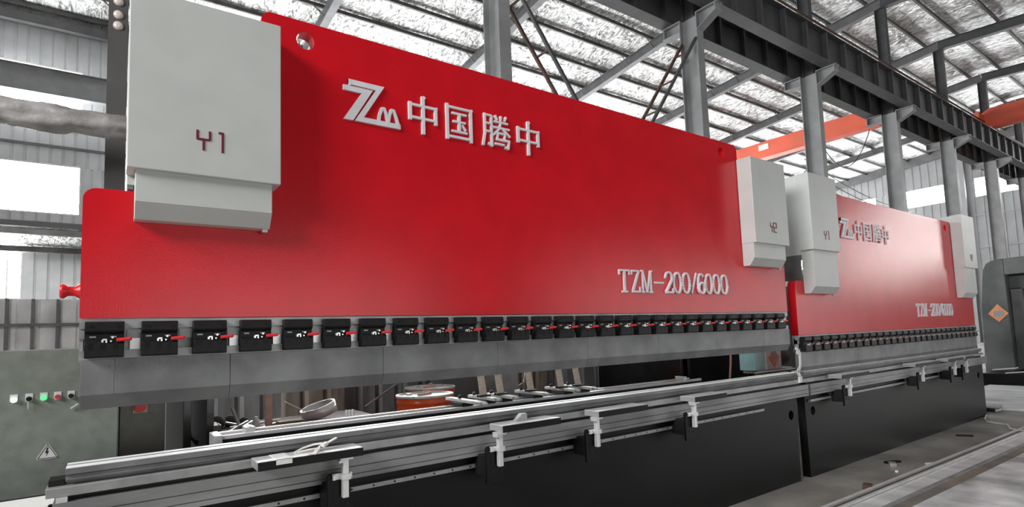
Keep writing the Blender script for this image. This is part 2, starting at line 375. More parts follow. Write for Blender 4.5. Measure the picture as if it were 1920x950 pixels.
# steel columns with corbels and slimmer upper shafts
def column(k):
    x = XK[k]
    lab = 'grey steel column at the left edge, mostly hidden by the white cover' if k == 0 else 'grey H-section steel column, %s to the right of the white cover at the left' % ORD[k-1]
    t = thing('steel_column', lab, 'column', (x, YC, 0), 'steel columns in a row behind the red machines')
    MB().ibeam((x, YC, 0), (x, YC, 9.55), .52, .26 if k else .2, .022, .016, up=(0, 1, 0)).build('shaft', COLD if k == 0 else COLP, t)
    MB().box(x-.2, x+.2, YC-.36, YC+.36, 0, .03).build('base_plate', COLP, t)
    for s in (-1, 1):
        za = 9.12 if s < 0 else 9.28; zb = 9.40 if s < 0 else 9.30; yt = .82 if s < 0 else .78
        c = MB(); c.prism_x([(YC+s*.24, za), (YC+s*.26, za), (YC+s*yt, zb), (YC+s*yt, 9.55), (YC+s*.24, 9.55)], x-.012, x+.012)
        c.box(x-.13, x+.13, min(YC+s*.24, YC+s*(yt+.03)), max(YC+s*.24, YC+s*(yt+.03)), 9.545, 9.567)
        c.prism_x([(YC+s*.25, za-.02), (YC+s*(yt+.02), zb-.02), (YC+s*(yt+.02), zb), (YC+s*.25, za)], x-.13, x+.13)
        c.box(x-.13, x+.13, min(YC+s*(yt-.02), YC+s*(yt-.04)), max(YC+s*(yt-.02), YC+s*(yt-.04)), zb, 9.55)
        c.build('corbel', COLP, t)
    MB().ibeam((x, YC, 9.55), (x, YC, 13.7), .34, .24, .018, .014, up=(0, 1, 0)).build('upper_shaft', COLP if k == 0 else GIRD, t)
    return t
for k in range(8): column(k)
# crane runway girders
def girder(y, lab):
    t = thing('runway_girder', lab, 'girder', (XL, y, 9.57))
    MB().ibeam((XL, y, 10.045), (XE-.4, y, 10.045), .95, .36, .022, .014).build('beam', GIRD, t)
    for k in range(48):
        x = XL+.6+k*1.2
        if x > XE-.6: break
        for s in (-1, 1): MB().box(x-.045, x+.045, min(y+s*.01, y+s*.15), max(y+s*.01, y+s*.15), 9.6, 10.49).build('stiffener', GIRD, t)
    MB().box(XL, XE-.4, y-.04, y+.04, 10.52, 10.62).build('rail', RUST, t)
girder(YC-.62, 'dark crane runway girder with ribs on the near side of the columns')
girder(YC+.62, 'dark crane runway girder on the far side of the columns')
o = MB().ibeam((XL, YW-.9, 10.1), (XE-.4, YW-.9, 10.1), .84, .3, .02, .014).build('runway_girder', COLP); tag(o, 'grey crane runway girder in front of the upper windows of the back wall', 'girder')
for k in range(9):
    x = XK[k]
    o = MB().ibeam((x, YW-.45, 0), (x, YW-.45, zr(YW)), .5, .26, .02, .014, up=(0, 1, 0)).build('wall_column', COLP)
    tag(o, 'grey steel column standing against the back wall', 'column', 'columns along the back wall')
o = MB().tube([(XL, YC-.5, 10.95), (XE-.5, YC-.5, 10.95)], .035, 8).build('conductor_rail', RUST); tag(o, 'thin rusty conductor rail running above the near crane girder', 'rail')
# rafters and purlins
for k in range(8):
    x = XK[k]
    t = thing('rafter', 'grey roof rafter over the %s column from the left' % ORD[k], 'rafter', (x, YC, 13.7), 'roof rafters')
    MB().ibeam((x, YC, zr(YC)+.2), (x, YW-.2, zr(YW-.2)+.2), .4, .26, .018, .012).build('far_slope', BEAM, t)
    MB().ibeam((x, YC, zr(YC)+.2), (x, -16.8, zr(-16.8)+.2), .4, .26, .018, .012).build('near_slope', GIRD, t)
    for j in range(10):
        y = 19.6-1.4*j
        MB().bar((x, y-.02, zr(y)+.05), (x-.55, y, zr(y)+.5), .03).build('knee_brace', PURL, t)
py_ = [19.6-1.4*j for j in range(11)]+[4.4-1.4*j for j in range(12)]
for j, y in enumerate(py_):
    z = zr(y)+.41; o = MB()
    o.prism_x([(y-.04, z), (y+.04, z), (y+.04, z+.02), (y-.02, z+.02), (y-.02, z+.115), (y+.04, z+.115), (y+.04, z+.13), (y-.04, z+.13)], XL, XE-.05)
    o = o.build('purlin', PURL)
    tag(o, ('dark purlin under the foil roof, %s up from the back wall' % ORD[j]) if j < 11 else 'dark purlin under the near roof slope, %s from the columns' % ORD[j-11], 'purlin', 'roof purlins')
# lattice braces between the second and third columns
def brace(a, b, lab):
    t = thing('lattice_brace', lab, 'brace', (a[0], YC, a[1]))
    for y in (YC-.22, YC+.2): MB().bar((a[0], y, a[1]), (b[0], y, b[1]), .06).build('chord', RUST if y > YC else GIRD, t)
    n = 9
    for i in range(n):
        f = (i+.5)/n; x = a[0]+(b[0]-a[0])*f; z = a[1]+(b[1]-a[1])*f
        MB().bar((x, YC-.22, z), (x, YC+.2, z), .035).build('rung', RUST, t)
brace((XK[1]+.13, 8.55), (XK[2]-.13, .8), 'rusty ladder-like brace sloping down to the right behind the red machine')
brace((XK[2]-.13, 8.9), (XK[1]+.13, .9), 'rusty ladder-like brace sloping down to the left beside the third column')
# bridge cranes
def crane(x, y0, y1, z0, z1, lab, plate=False):
    t = thing('bridge_crane', lab, 'crane', (x, y0, z0))
    g = MB(); g.prism_x([(y0, z1-.25), (y0+.5, z1), (y1-.5, z1), (y1, z1-.25), (y1, z0+.25), (y1-.6, z0), (y0+.6, z0), (y0, z0+.25)], x-.22, x+.22)
    g.build('box_girder', ORANGE, t)
    MB().box(x-.3, x+.3, y0+.5, y1-.5, z0-.02, z0).build('bottom_flange', ORANGE, t)
    for y in (y0+.12, y1-.12): MB().box(x-1.0, x+1.0, y-.14, y+.14, z0+.12, z1-.28).build('end_truck', ORANGE, t)
    if plate: MB().box(x-.235, x-.22, 12.4, 12.95, z0+.42, z0+.72).build('capacity_plate', STICKW, t)['label'] = 'small white plate on the orange beam'
crane(28.7, 5.5, 19.4, 10.64, 11.5, 'orange-red crane bridge spanning the far bay behind the columns', True)
crane(34.0, -12.0, 4.9, 10.64, 11.55, 'dull red crane bridge at the top right over the near bay')
# wrapped duct, insulators, cables
n = 150; seg = 28; vs = []; mb = MB(); rr = [random.random() for _ in range(4000)]
for i in range(n+1):
    x = -5+6.2*i/n
    for k in range(seg):
        a = 2*pi*k/seg; w_ = .5+.5*sin(i*.55+2.2*sin(k*.45+i*.07)); r = .122+.016*w_+.010*sin(k*1.3+i*.21)+.008*rr[(i*seg+k) % 4000]+(.02 if sin(a) < -.5 and sin(i*.19) > .4 else 0)
        vs.append((x, 4.4+r*cos(a), 4.17-.01*i/n+r*sin(a)))
mb.add(vs, [(i*seg+k, i*seg+(k+1) % seg, (i+1)*seg+(k+1) % seg, (i+1)*seg+k) for i in range(n) for k in range(seg)], True)
o = mb.build('wrapped_duct', WRAP); tag(o, 'crumpled wrapped duct running past the column at the far left', 'duct')
for i, z in enumerate((5.97, 5.8, 5.66)):
    o = MB().lathe([(.02, -.0), (.05, .01), (.055, .04), (.03, .06), (.055, .08), (.05, .12), (.02, .13)], (XK[0]+.0, YC-.29, z-.06), 20, 'y').build('insulator', PORC)
    tag(o, '%s white porcelain insulator on the column at the left edge' % ('topmost', 'middle', 'lowest')[i], 'insulator', 'insulators on the left column')
def sag(name, a, b, drop, r, m, lab):
    a = Vector(a); b = Vector(b); o = MB().tube([a.lerp(b, i/16)-Vector((0, 0, drop*4*(i/16)*(1-i/16))) for i in range(17)], r, 6).build(name, m); tag(o, lab, 'cable')
sag('festoon_cable', (28.7, 13.3, 10.6), (28.7, 9.8, 10.6), 1.6, .02, BLACK, 'dark cable hanging in a loop under the orange crane bridge, nearer its left end')
sag('festoon_cable', (28.7, 9.8, 10.6), (28.7, 7.6, 10.6), 1.5, .02, BLACK, 'dark cable hanging in a loop under the orange crane bridge, nearer the columns')
for j, z in enumerate((6.3, 6.0, 5.72, 5.45)):
    sag('overhead_wire', (XK[3], 5.5, z+.6), (XE-.3, 12.5, z+3.6), .5, .018, PURL, '%s of four thin wires strung towards the far gable wall' % ('topmost', 'second', 'third', 'lowest')[j])

# ------------------------------------------------------------------ press brakes
ZHONG = [([(.04, .80), (.04, .33)], 1.15), ([(.96, .77), (.96, .30)], 1.15), ([(.04, .74), (.96, .74)], .8), ([(.04, .41), (.96, .41)], .8), ([(.5, 1.0), (.5, 0)], 1.15), ([(.5, 1.0), (.58, .95)], .8), ([(.96, .77), (1.02, .74)], .7)]
GUO = [([(.05, 1.0), (.05, .0)], 1.15), ([(.95, .95), (.95, .0)], 1.15), ([(.05, .92), (.95, .92)], .8), ([(.05, .09), (.95, .09)], .9), ([(.22, .76), (.78, .76)], .75), ([(.26, .53), (.74, .53)], .75), ([(.2, .25), (.8, .25)], .75), ([(.5, .76), (.5, .25)], 1.1), ([(.6, .46), (.74, .31)], .8), ([(.95, .95), (1.02, .91)], .7)]
TENG = [([(.1, .98), (.1, .4), (.02, .02)], 1.0), ([(.33, .95), (.33, .05), (.2, .11)], 1.0), ([(.1, .94), (.33, .94)], .75), ([(.1, .7), (.33, .7)], .75), ([(.1, .46), (.33, .46)], .75),
        ([(.46, .98), (.53, .84)], .9), ([(.86, .99), (.78, .84)], .9), ([(.42, .79), (.92, .79)], .75), ([(.38, .62), (.97, .62)], .75), ([(.67, .98), (.62, .62), (.38, .38)], .9), ([(.7, .62), (.98, .40)], .9),
        ([(.5, .46), (.8, .46), (.77, .27)], .8), ([(.54, .46), (.51, .27), (.94, .27), (.9, .04), (.78, .07)], .85), ([(.42, .13), (.76, .13)], .8)]
def ell(cx, cz, rx, rz, a0=0, a1=360, n=22): return [(cx+rx*cos(radians(a0+(a1-a0)*i/n)), cz+rz*sin(radians(a0+(a1-a0)*i/n))) for i in range(n+1)]
G_T = [([(0, .95), (1, .95)], .8), ([(.02, .97), (.02, .76)], .7), ([(.98, .97), (.98, .76)], .7), ([(.5, .95), (.5, .02)], 1.2), ([(.22, .02), (.78, .02)], .8)]
G_Z = [([(.04, .95), (.92, .95)], .8), ([(.04, .97), (.04, .78)], .7), ([(.86, .95), (.1, .03)], 1.2), ([(.04, .03), (.96, .03)], .8), ([(.96, .01), (.96, .24)], .7)]
G_M = [([(.14, .97), (.14, .02)], .8), ([(.84, .97), (.84, .02)], 1.1), ([(.14, .97), (.5, .03), (.84, .97)], .9), ([(0, .97), (.2, .97)], .7), ([(.8, .97), (1, .97)], .7), ([(0, .02), (.28, .02)], .7), ([(.66, .02), (1, .02)], .7)]
G_D = [([(0, .46), (1, .46)], .85)]
G_2 = [([(.06, .68)]+ell(.5, .7, .42, .27, 165, -25), .9), ([(.88, .6), (.05, .04)], 1.0), ([(.05, .03), (.97, .03)], .85), ([(.97, .01), (.97, .22)], .7)]
G_0 = [(ell(.5, .49, .42, .47), 1.0)]
G_6 = [(ell(.5, .62, .40, .34, 38, 180)+[(.1, .35)], .95), (ell(.5, .28, .40, .26), .95)]
G_S = [([(.05, 0), (.92, 1)], .85)]
def D_(c, w=.16): return c
DIG = {'Y': [([(0, 1), (0, .55), (1, .55)], 1), ([(1, 1), (1, .55)], 1), ([(.5, .55), (.5, 0)], 1)],
       '1': [([(.15, 1), (.5, 1), (.5, 0)], 1)],
       '2': [([(0, .95), (0, 1), (1, 1), (1, .5), (0, .5), (0, 0), (1, 0)], 1)]}
def press_brake(x0, sx, drop, lab, near):
    t = thing('press_brake', lab, 'press brake', (x0, 0, 0))
    X = lambda x: x0+sx*x
    L = 6.09; d = -drop
    # ram: the big red front plate
    out = rounded([(0, 1.80), (L, 1.80), (L, 2.41), (L-.68, 2.41), (L-.766, 2.47), (L-.766, 3.515), (.766, 3.515), (.766, 2.47), (.70, 2.41), (0, 2.41)],
                  {2: .05, 5: .055, 6: .055, 9: .055})
    ram = plate_y('ram', [(X(a), b+d) for a, b in out], [(X(1.005), 3.40+d, .051), (X(5.055), 3.40+d, .051)], 0, .085, RED, t)
    MB().box(X(.8), X(5.29), .0855, .11, 1.83+d, 3.30+d).build('ram_bounce_shield', GREYBOX, t)  # added unseen panel, keeps red bounce off the things behind the ram
    # emblem and lettering
    e = MB()
    A = [(1.221, 3.186), (1.402, 3.186), (1.284, 2.98), (1.223, 2.975), (1.336, 3.157), (1.221, 3.157)]
    A = [(1.221, 3.188), (1.405, 3.188), (1.280, 2.977), (1.221, 2.977), (1.334, 3.157), (1.221, 3.157)]
    for poly in (A, [(1.252, 3.229), (1.481, 3.229), (1.460, 3.197), (1.252, 3.197)], [(1.481, 3.229), (1.345, 3.006), (1.290, 2.977), (1.428, 3.199)], [(1.290, 2.977), (1.345, 3.008), (1.586, 3.008), (1.586, 2.977)], [(1.252, 3.229), (1.268, 3.229), (1.268, 3.19), (1.252, 3.19)]):
        e.prism_y([(X(a), b+d) for a, b in poly], -.014-.0004*len(e.v)/10, 0)
    m = strokes([([(1.440, 2.995), (1.448, 3.045), (1.463, 3.088), (1.478, 3.090), (1.491, 3.06), (1.503, 3.0)], 1), ([(1.503, 3.0), (1.514, 3.06), (1.526, 3.090), (1.541, 3.088), (1.558, 3.045), (1.573, 2.995)], 1)], 0, .014, .0185)
    e.add([(X(v.x), v.y, v.z+d) for v in m.v], m.f)
    e.build('emblem', LETTER, ram)['label'] = 'white raised letters Z and m joined as an emblem'
    for g, xa, xb, za, zb, w in ((ZHONG, 1.648, 1.848, 2.976, 3.229, .0195), (GUO, 1.917, 2.122, 2.98, 3.226, .019), (TENG, 2.204, 2.445, 2.98, 3.226, .0175), (ZHONG, 2.510, 2.71, 2.974, 3.23, .0195)):
        m = strokes(place(g, xa, xb, za, zb), 0, .014, w); q = MB(); q.add([(X(v.x), v.y, v.z+d) for v in m.v], m.f); q.build('character', LETTER, ram)
    for g, xa, xb in ((G_T, 3.50, 3.622), (G_Z, 3.645, 3.75), (G_M, 3.765, 3.907), (G_D, 3.93, 4.05), (G_2, 4.07, 4.172), (G_0, 4.178, 4.30), (G_0, 4.303, 4.425), (G_S, 4.435, 4.528), (G_6, 4.528, 4.635), (G_0, 4.64, 4.757), (G_0, 4.76, 4.88), (G_0, 4.885, 5.005)):
        m = strokes(place(g, xa, xb, 1.975, 2.165), 0, .012, .0185); q = MB(); q.add([(X(v.x), v.y, v.z+d) for v in m.v], m.f); q.build('lettering', LETTER, ram)
    # cylinder covers
    for side, (bx0, bx1, rx0, rx1, sx0, sx1, txt, tx) in enumerate(((.161, .832, .165, .755, .196, .795, 'Y1', .444), (5.30, 5.935, 5.335, 5.935, 5.305, 5.90, 'Y2', 5.585))):
        c = MB(); c.box(X(bx0), X(bx1), -.16, -.004, 2.487, 3.36); c = c.build('cylinder_cover', WHITE, t, bevel=.004)
        r = MB(); r.box(X(rx0), X(rx1), -.004, .45, 2.44, 3.355); r.build('cover_back', WHITE, c, bevel=.003)
        s = MB(); yb = -.003; s.prism_x([(yb, 2.51), (-.13, 2.51), (-.13, 2.338+d), (-.075, 2.262+d), (yb, 2.262+d)], X(sx0), X(sx1)); s.build('cover_skirt', WHITE, t, bevel=.003)
        k = MB(); k.box(X(sx1)-.035, X(sx1)-.01, -.07, -.045, 2.246+d, 2.262+d); k.build('skirt_foot', WHITE, t)
        if side == 0: MB().box(X(.167), X(.192), .0, .35, 2.42+d, 2.486).build('cylinder_rod_guard', STEELD, t)
        h = .099 if side == 0 else .095
        z0_ = 2.613; w_ = .054
        for i, ch in enumerate(txt):
            xa = tx+i*(.084 if side == 0 else .062)
            m = strokes(place(DIG[ch], xa, xa+(w_ if side == 0 or ch == 'Y' else .05), z0_, z0_+h), -.16, .0025, .0105)
            q = MB(); q.add([(X(v.x), v.y, v.z) for v in m.v], m.f); q.build('cover_lettering', PURPLE, c)
    if near:
        MB().lathe([(.026, -.075), (.032, -.072), (.034, -.06), (.022, -.045), (.022, -.02), (.040, .006)], (x0, .045, 1.927), 24, 'x').build('side_stub', REDB, t)
    # clamp beam behind the clamps
    b = MB(); b.box(X(0), X(L), .004, .075, 1.752+d, 1.797+d); b.box(X(0), X(L), .02, .07, 1.70+d, 1.752+d); b.box(X(0), X(L), .004, .07, 1.61+d, 1.652+d)
    b.box(X(0), X(L), .045, .06, 1.6+d, 1.76+d); b.build('clamp_beam', STEELM, t)
    for i in range(29):
        xa = X(.176+.2133*i-.2133)+.004; xb = xa+sx*.06
        if xa < X(0): xa = X(0.0); xb = X(.02)
        if xb > X(L): continue
        s = MB(); s.box(xa, xb, .006, .046, 1.706+d, 1.745+d); s.build('intermediate_block', STEELM, t)
        if i % 9 != 2:
            s = MB(); s.box(xa+sx*.012, xb-sx*.006, .016, .044, 1.653+d, 1.705+d); s.build('wedge_plate', ALU, t)
    # quick clamps
    w = .147*sx; ox, oz = X(.022), 1.70+d
    prof = [(.003, 1.783), (-.046, 1.783), (-.056, 1.776), (-.058, 1.742), (-.052, 1.734), (-.038, 1.726), (-.036, 1.692), (-.058, 1.688), (-.062, 1.68), (-.062, 1.628), (-.05, 1.618), (.003, 1.618)]
    cb = MB().prism_x([(y, z+d) for y, z in prof], ox, ox+w)
    cl = cb.build('clamp', BLACK, t, origin=(ox, 0, oz), bevel=.002)
    if near:
        for fx in (.18, .85): MB().lathe([(.008, -.060), (.008, -.052)], (ox+w*fx, 0, 1.76+d), 12, 'y').build('bolt', BLACKP, cl)
        for fx in (.15, .45, .78): MB().prism_y([(ox+w*fx+a_, 1.664+d+b_) for a_, b_ in [(.009*cos(radians(q_)), .009*sin(radians(q_))) for q_ in range(180, 361, 30)]+[(.009, .022), (-.009, .022)]], -.0632, -.05).build('notch', BLACKP, cl)
        for fx in (.2, .72): MB().box(ox+w*fx-.012, ox+w*fx+.012, -.0395, -.034, 1.71+d, 1.717+d).build('slot_insert', STEELM, cl)
    lv = MB(); lv.tube([(ox+w*.80, -.062, 1.697+d), (ox+w*1.16, -.066, 1.702+d)], [.0085, .0085], 12); lv.lathe([(.0085, 0), (.006, .006)], (ox+w*1.16, -.066, 1.702+d), 12, 'x'); lv.build('lever_grip', GRIP if near else GRIPD, cl)
    la = MB(); la.box(ox+w*.45, ox+w*.56, -.064, -.04, 1.697+d, 1.704+d); la.box(ox+w*.52, ox+w*.565, -.064, -.04, 1.686+d, 1.699+d); la.box(ox+w*.42, ox+w*.47, -.062, -.04, 1.688+d, 1.70+d)
    la.tube([(ox+w*.70, -.05, 1.71+d), (ox+w*.70, -.066, 1.71+d)], .005, 8); la.tube([(ox+w*.66, -.05, 1.693+d), (ox+w*.66, -.066, 1.693+d)], .004, 8); la.build('latch', CHROME, cl)
    for i in range(1, 28):
        c = copy_tree(cl, t); c.location = cl.location+Vector((sx*.2133*i, 0, 0))
    # upper tool in segments
    ed = [.008, .135, .62, 1.45, 2.28, 3.12, 3.95, 4.78, 5.58, L+.005]
    for a, b_ in zip(ed[:-1], ed[1:]):
        MB().prism_x([(-.003, 1.612+d), (.062, 1.612+d), (.062, 1.46+d), (.036, 1.386+d), (.030, 1.386+d), (-.003, 1.452+d)], X(a)+.0008, X(b_)-.0008).build('punch', STEELD, t, bevel=.0015)
    # lower tool, holder, table lip, bed
    die = MB().prism_x([(-.045, 1.145), (.028, 1.145), (.041, 1.128), (.054, 1.145), (.10, 1.145), (.10, 1.088), (.07, 1.06), (.0, 1.06), (.0, 1.086), (-.042, 1.090), (-.045, 1.098), (-.034, 1.104), (-.034, 1.113), (-.045, 1.119)], X(-.03), X(6.135))
    die.build('die', STEELD, t, bevel=.0012)
    MB().box(X(-.03), X(6.135), -.043, .026, 1.1451, 1.1468).build('die_land', LAND, t); MB().box(X(-.03), X(6.135), .056, .098, 1.1451, 1.1468).build('die_land', LAND, t)
    MB().prism_x([(-.058, 1.031), (-.06, 1.068), (-.056, 1.072), (.12, 1.072), (.12, 1.031)], X(-.095), X(6.14)).build('die_holder', STEELM, t, bevel=.0015)
    if near:
        e_ = MB(); e_.box(X(-.09), X(-.032), -.02, .09, 1.072, 1.098); e_.build('end_stop', BLACK, t, bevel=.003); MB().box(X(-.06), X(-.02), -.069, -.03, 1.0085, 1.030).build('end_clip', ALU, t)
    MB().box(X(-.04 if near else .035), X(6.15), -.015, .1, .99, 1.031).build('wedge_strip', BLACKG, t)
    lip = MB(); lip.prism_x([(-.07, 1.008), (.14, 1.008), (.14, .888), (-.07, .888), (-.07, .911), (-.064, .912), (-.064, .915), (-.07, .916), (-.07, .953), (-.064, .954), (-.064, .957), (-.07, .958)], X(-.07 if near else .035), X(6.275)); lip.build('table_lip', LIPM, t, bevel=.0015)
    bed = plate_y('bed_plate', [(X(-.06 if near else .045), 0), (X(6.12 if near else 6.255), 0), (X(6.135 if near else 6.275), .888), (X(-.08 if near else .03), .888)], [(X(6.015), .70, .05), (X(.2), .70, .05)], 0.004, .09, BLACKP, t)
    MB().box(X(5.9), X(6.12), .12, .14, .6, .8).build('bed_backing', STEELD, t)
    MB().box(X(.1), X(5.46), -.028, .004, .808, .832).build('slide_rail', STEELM, t)
    if near:
        for i in range(40): MB().lathe([(.006, -.0295), (.006, -.026)], (X(.2+i*.13), 0, .82), 8, 'y').build('rail_bolt', BLACK, t)
    # side frames with throat
    for xa in (.50, 5.45):
        for k in range(2):
            x = xa+k*.13
            MB().prism_x([(.95, 0), (2.3, 0), (2.3, 3.2), (.35, 3.2), (.35, 2.3), (.75, 2.2), (.95, 1.9)], X(x), X(x)+.045).build('side_frame', BLACKG, t, bevel=.004)
    return t
press_brake(0, 1, 0, 'nearer red press brake with the largest white lettering and its ram raised', True)
press_brake(6.285, .958, .262, 'farther red press brake with pale reflections on its plate and its ram lowered', False)

# ------------------------------------------------------------------ sheet supports on the front slide rails
def support(px, tx0, tx1, lab):
    t = thing('sheet_support', lab, 'support arm', (px, -.028, .79), 'sheet supports along the black beds')
    MB().box(px-.085, px+.035, -.150, -.029, .77, .90).build('slider', BLACK, t, bevel=.004)
    pl = rounded([(px-.085, .725), (px+.04, .725), (px+.04, .957), (px-.085, .957)], {2: .02, 3: .02}, 4)
    MB().prism_y(pl, -.172, -.150).build('bracket', BLACKP, t, bevel=.002)
    bo = MB()
    for z in (.86, .80): bo.lathe([(.008, -.175), (.008, -.171)], (px-.04, 0, z), 10, 'y'); bo.lathe([(.008, -.175), (.008, -.171)], (px+.02, 0, z-.01), 10, 'y')
    bo.build('bolts', BLACK, t)
    p = MB(); p.box(px-.016, px+.016, -.215, -.183, .832, 1.036); p.build('post', ALU, t, bevel=.003)
    c = MB(); c.box(px-.062, px+.045, -.184, -.172, .925, .957); c.box(px-.022, px+.026, -.222, -.176, .925, .957); c.box(px-.062, px-.05, -.2, -.172, .927, .955); c.tube([(px-.045, -.172, .941), (px-.045, -.192, .941)], .009, 10); c.build('post_clamp', ALU, t, bevel=.002)
    h = MB(); h.box(px-.035, px+.035, -.232, -.17, 1.030, 1.045); h.box(px-.04, px-.012, -.225, -.18, 1.016, 1.03); h.build('post_head', ALU, t, bevel=.002)
    tr = MB(); tr.box(tx0, tx1, -.236, -.086, 1.045, 1.083); tr = tr.build('tray', STEELM, t, bevel=.002)
    tp = MB()
    for k in range(5): tp.box(tx0+.002, tx1-.002, -.234+k*.0296, -.234+k*.0296+.0285, 1.083, 1.086)
    tp.build('top_strip', STEELB, tr)
    MB().box(tx0+.003, tx1-.001, -.2415, -.236, 1.043, 1.084).build('front_edge', BLACKP, tr)
    return t
SUP = ['sheet support nearest the camera, a white cable tie lying on its tray', 'sheet support with a small grey wedge on its tray', 'bare sheet support just right of the one with the grey wedge', 'sheet support at the right end of the nearer black bed',
       'sheet support at the left end of the farther black bed', 'sheet support second from the left on the farther black bed', 'sheet support third from the left on the farther black bed', 'sheet support closest to the far right end of the black beds']
for (px, a, b), l in zip(((1.145, .705, 1.232), (2.14, 2.14, 2.62), (2.99, 2.978, 3.50), (4.115, 4.085, 4.53), (6.93, 6.68, 7.36), (9.062, 8.74, 9.60), (10.285, 9.94, 10.55), (10.79, 10.66, 11.02)), SUP): support(px, a, b, l)
o = MB(); o.box(.790, .865, -.2455, -.085, 1.0862, 1.0878); o.box(.790, .865, -.2455, -.2425, 1.062, 1.0878); o = o.build('paper_strip', PAPER); tag(o, 'white paper strip folded over the nearest support tray', 'strip')
tie = MB()
tie.tube([(.905, -.13, 1.089), (.95, -.125, 1.105), (1.0, -.14, 1.118), (1.035, -.16, 1.122), (1.05, -.175, 1.115)], .0055, 8)
tie.tube([(.915, -.14, 1.089), (.97, -.155, 1.098), (1.01, -.165, 1.10), (1.04, -.16, 1.118)], .005, 8)
tie.obox((1.048, -.17, 1.116), (.03, .022, .016), rz=.5, ry=-.3); tie.obox((1.085, -.15, 1.126), (.075, .017, .006), rz=.25, ry=-.32)
tie.obox((.995, -.205, 1.096), (.02, .10, .006), rz=-.5, rx=.12); tie.obox((.985, -.228, 1.089), (.075, .03, .004), rz=-.1)
o = tie.build('cable_tie', CABLE); tag(o, 'knotted white cable tie lying on the nearest support tray', 'cable tie')
o = MB().prism_y([(2.30, 1.087), (2.395, 1.087), (2.395, 1.131), (2.352, 1.131)], -.16, -.12).build('metal_wedge', STEELM, bevel=.002); tag(o, 'small grey metal wedge on the second nearest support tray', 'wedge')

# ------------------------------------------------------------------ back gauge behind the tools
t = thing('back_gauge', 'long back gauge beam with two pale rails seen behind the lower tool', 'gauge beam', (.63, .58, 0))
MB().box(.645, 5.2, .50, .68, 1.03, 1.105).build('beam', BLACK, t)
MB().box(.645, 5.2, .53, .65, 1.105, 1.113).build('channel', DARKRED, t)
for y in (.500, .652): MB().box(.645, 5.2, y, y+.028, 1.105, 1.128).build('linear_rail', STEELB, t, bevel=.002)
MB().box(.615, .66, .49, .69, 1.05, 1.132).build('end_block', CHROME, t, bevel=.004)
for x in (1.0, 4.8): MB().box(x-.06, x+.06, .54, .64, 0, 1.03).build('pedestal', BLACKG, t)
for x, l in ((.79, 'left'), (4.95, 'right')):
    o = MB().box(x, x+.055, .535, .645, 1.1135, 1.155); o.box(x+.02, x+.035, .52, .66, 1.155, 1.162); o = o.build('rail_stop', CHROME, bevel=.003); tag(o, 'small pale stop block near the %s end of the back gauge beam' % l, 'stop block')
def finger(x, lab, up=True):
    t = thing('gauge_finger', lab, 'gauge finger', (x, .58, 1.128), 'back gauge fingers')
    MB().box(x-.05, x+.05, .50, .68, 1.1285, 1.155).build('carriage', BLACK, t, bevel=.003)
    y0 = .40 if up else .28
    a = MB(); a.box(x-.028, x+.028, y0, .80, 1.156, 1.178); a.box(x-.02, x+.02, y0-.03, y0, 1.158, 1.174); a.build('arm', LID, t, bevel=.002)
    if up:
        MB().obox((x, .615, 1.262), (.062, .012, .19), rx=-.2).build('upright_board', WOOD, t)['label'] = 'tilted beige board'
        b = MB(); b.box(x-.045, x+.045, .56, .63, 1.178, 1.19); b.tube([(x-.06, .6, 1.184), (x+.06, .6, 1.184)], .007, 8); b.build('hinge', BLACK, t)
    k = MB(); k.lathe([(.014, 0), (.014, .018), (.009, .024)], (x, .74 if up else .62, 1.178), 14); k.build('knob', BLACKG, t)
FX = ((2.33, 'white back gauge finger without a board, right of the orange drums', False), (2.535, 'back gauge finger with a tilted board, leftmost of the five boards', True), (2.70, 'back gauge finger with a tilted board, second from the left', True),
      (3.01, 'back gauge finger with a tilted board, middle one of the five', True), (3.345, 'back gauge finger with a tilted board, second from the right', True), (3.545, 'back gauge finger with a tilted board, rightmost of the five', True))
for x, l, u in FX: finger(x, l, u)

# ------------------------------------------------------------------ control cabinets at the left
t = thing('control_cabinet', 'grey-green control cabinet with a row of five buttons', 'cabinet', (-.45, 1.1, 0))
MB().box(-1.1, .162, .80, 1.5, .06, 1.668).build('body', GREEN, t, bevel=.006)
MB().box(-1.05, .12, .84, 1.46, 0, .06).build('plinth', BLACK, t)
for x, m, tb in ((-.297, LAMPW, 0), (-.235, BLACKG, 1), (-.174, LAMPG, 0), (-.115, REDBTN, 0), (-.057, BLACKG, 1)):
    z = 1.408; p = MB(); p.prism_y(rounded([(x-.016, z-.02), (x+.016, z-.02), (x+.016, z+.024), (x-.016, z+.024)], {0: .013, 1: .013}, 5), .797, .7995); p = p.build('button_plate', LEDGE_W, t)
    MB().lathe([(.011, -.018), (.0125, -.012), (.0135, 0)], (x, .797, z-.004), 20, 'y').build('push_button' if not tb else 'selector_knob', m, p)
    if tb: MB().box(x-.003, x+.003, .770, .78, z-.016, z+.008).build('selector_ridge', BLACK, p)
MB().box(-.240, -.234, .779, .782, 1.352, 1.39).build('key', CHROME, t)
tr_ = rounded([(-.202, 1.074), (-.100, 1.074), (-.151, 1.161)], {0: .008, 1: .008, 2: .008}, 4)
w = MB().prism_y(tr_, .7975, .7995).build('warning_sign', LEDGE_W, t)
def ring(s, y, dx=-.151, dz=1.103, wd=.0028):
    P = [(dx+s*cos(radians(a)), dz+s*sin(radians(a))) for a in (210, 330, 90, 210)]; return strokes([([P[0], P[1], P[2], P[3]], 1)], y, .0006, wd)
q = ring(.0475, .7975); q.build('sign_border', BLACK, w)
b = MB(); b.prism_y([(-.154, 1.135), (-.146, 1.135), (-.152, 1.115), (-.144, 1.117), (-.156, 1.089), (-.153, 1.106), (-.161, 1.104)], .7969, .7975); b.build('lightning_bolt', BLACK, w)
MB().bar((-.058, .785, 1.335), (-.025, .785, 1.36), .008).build('latch', CHROME, t)
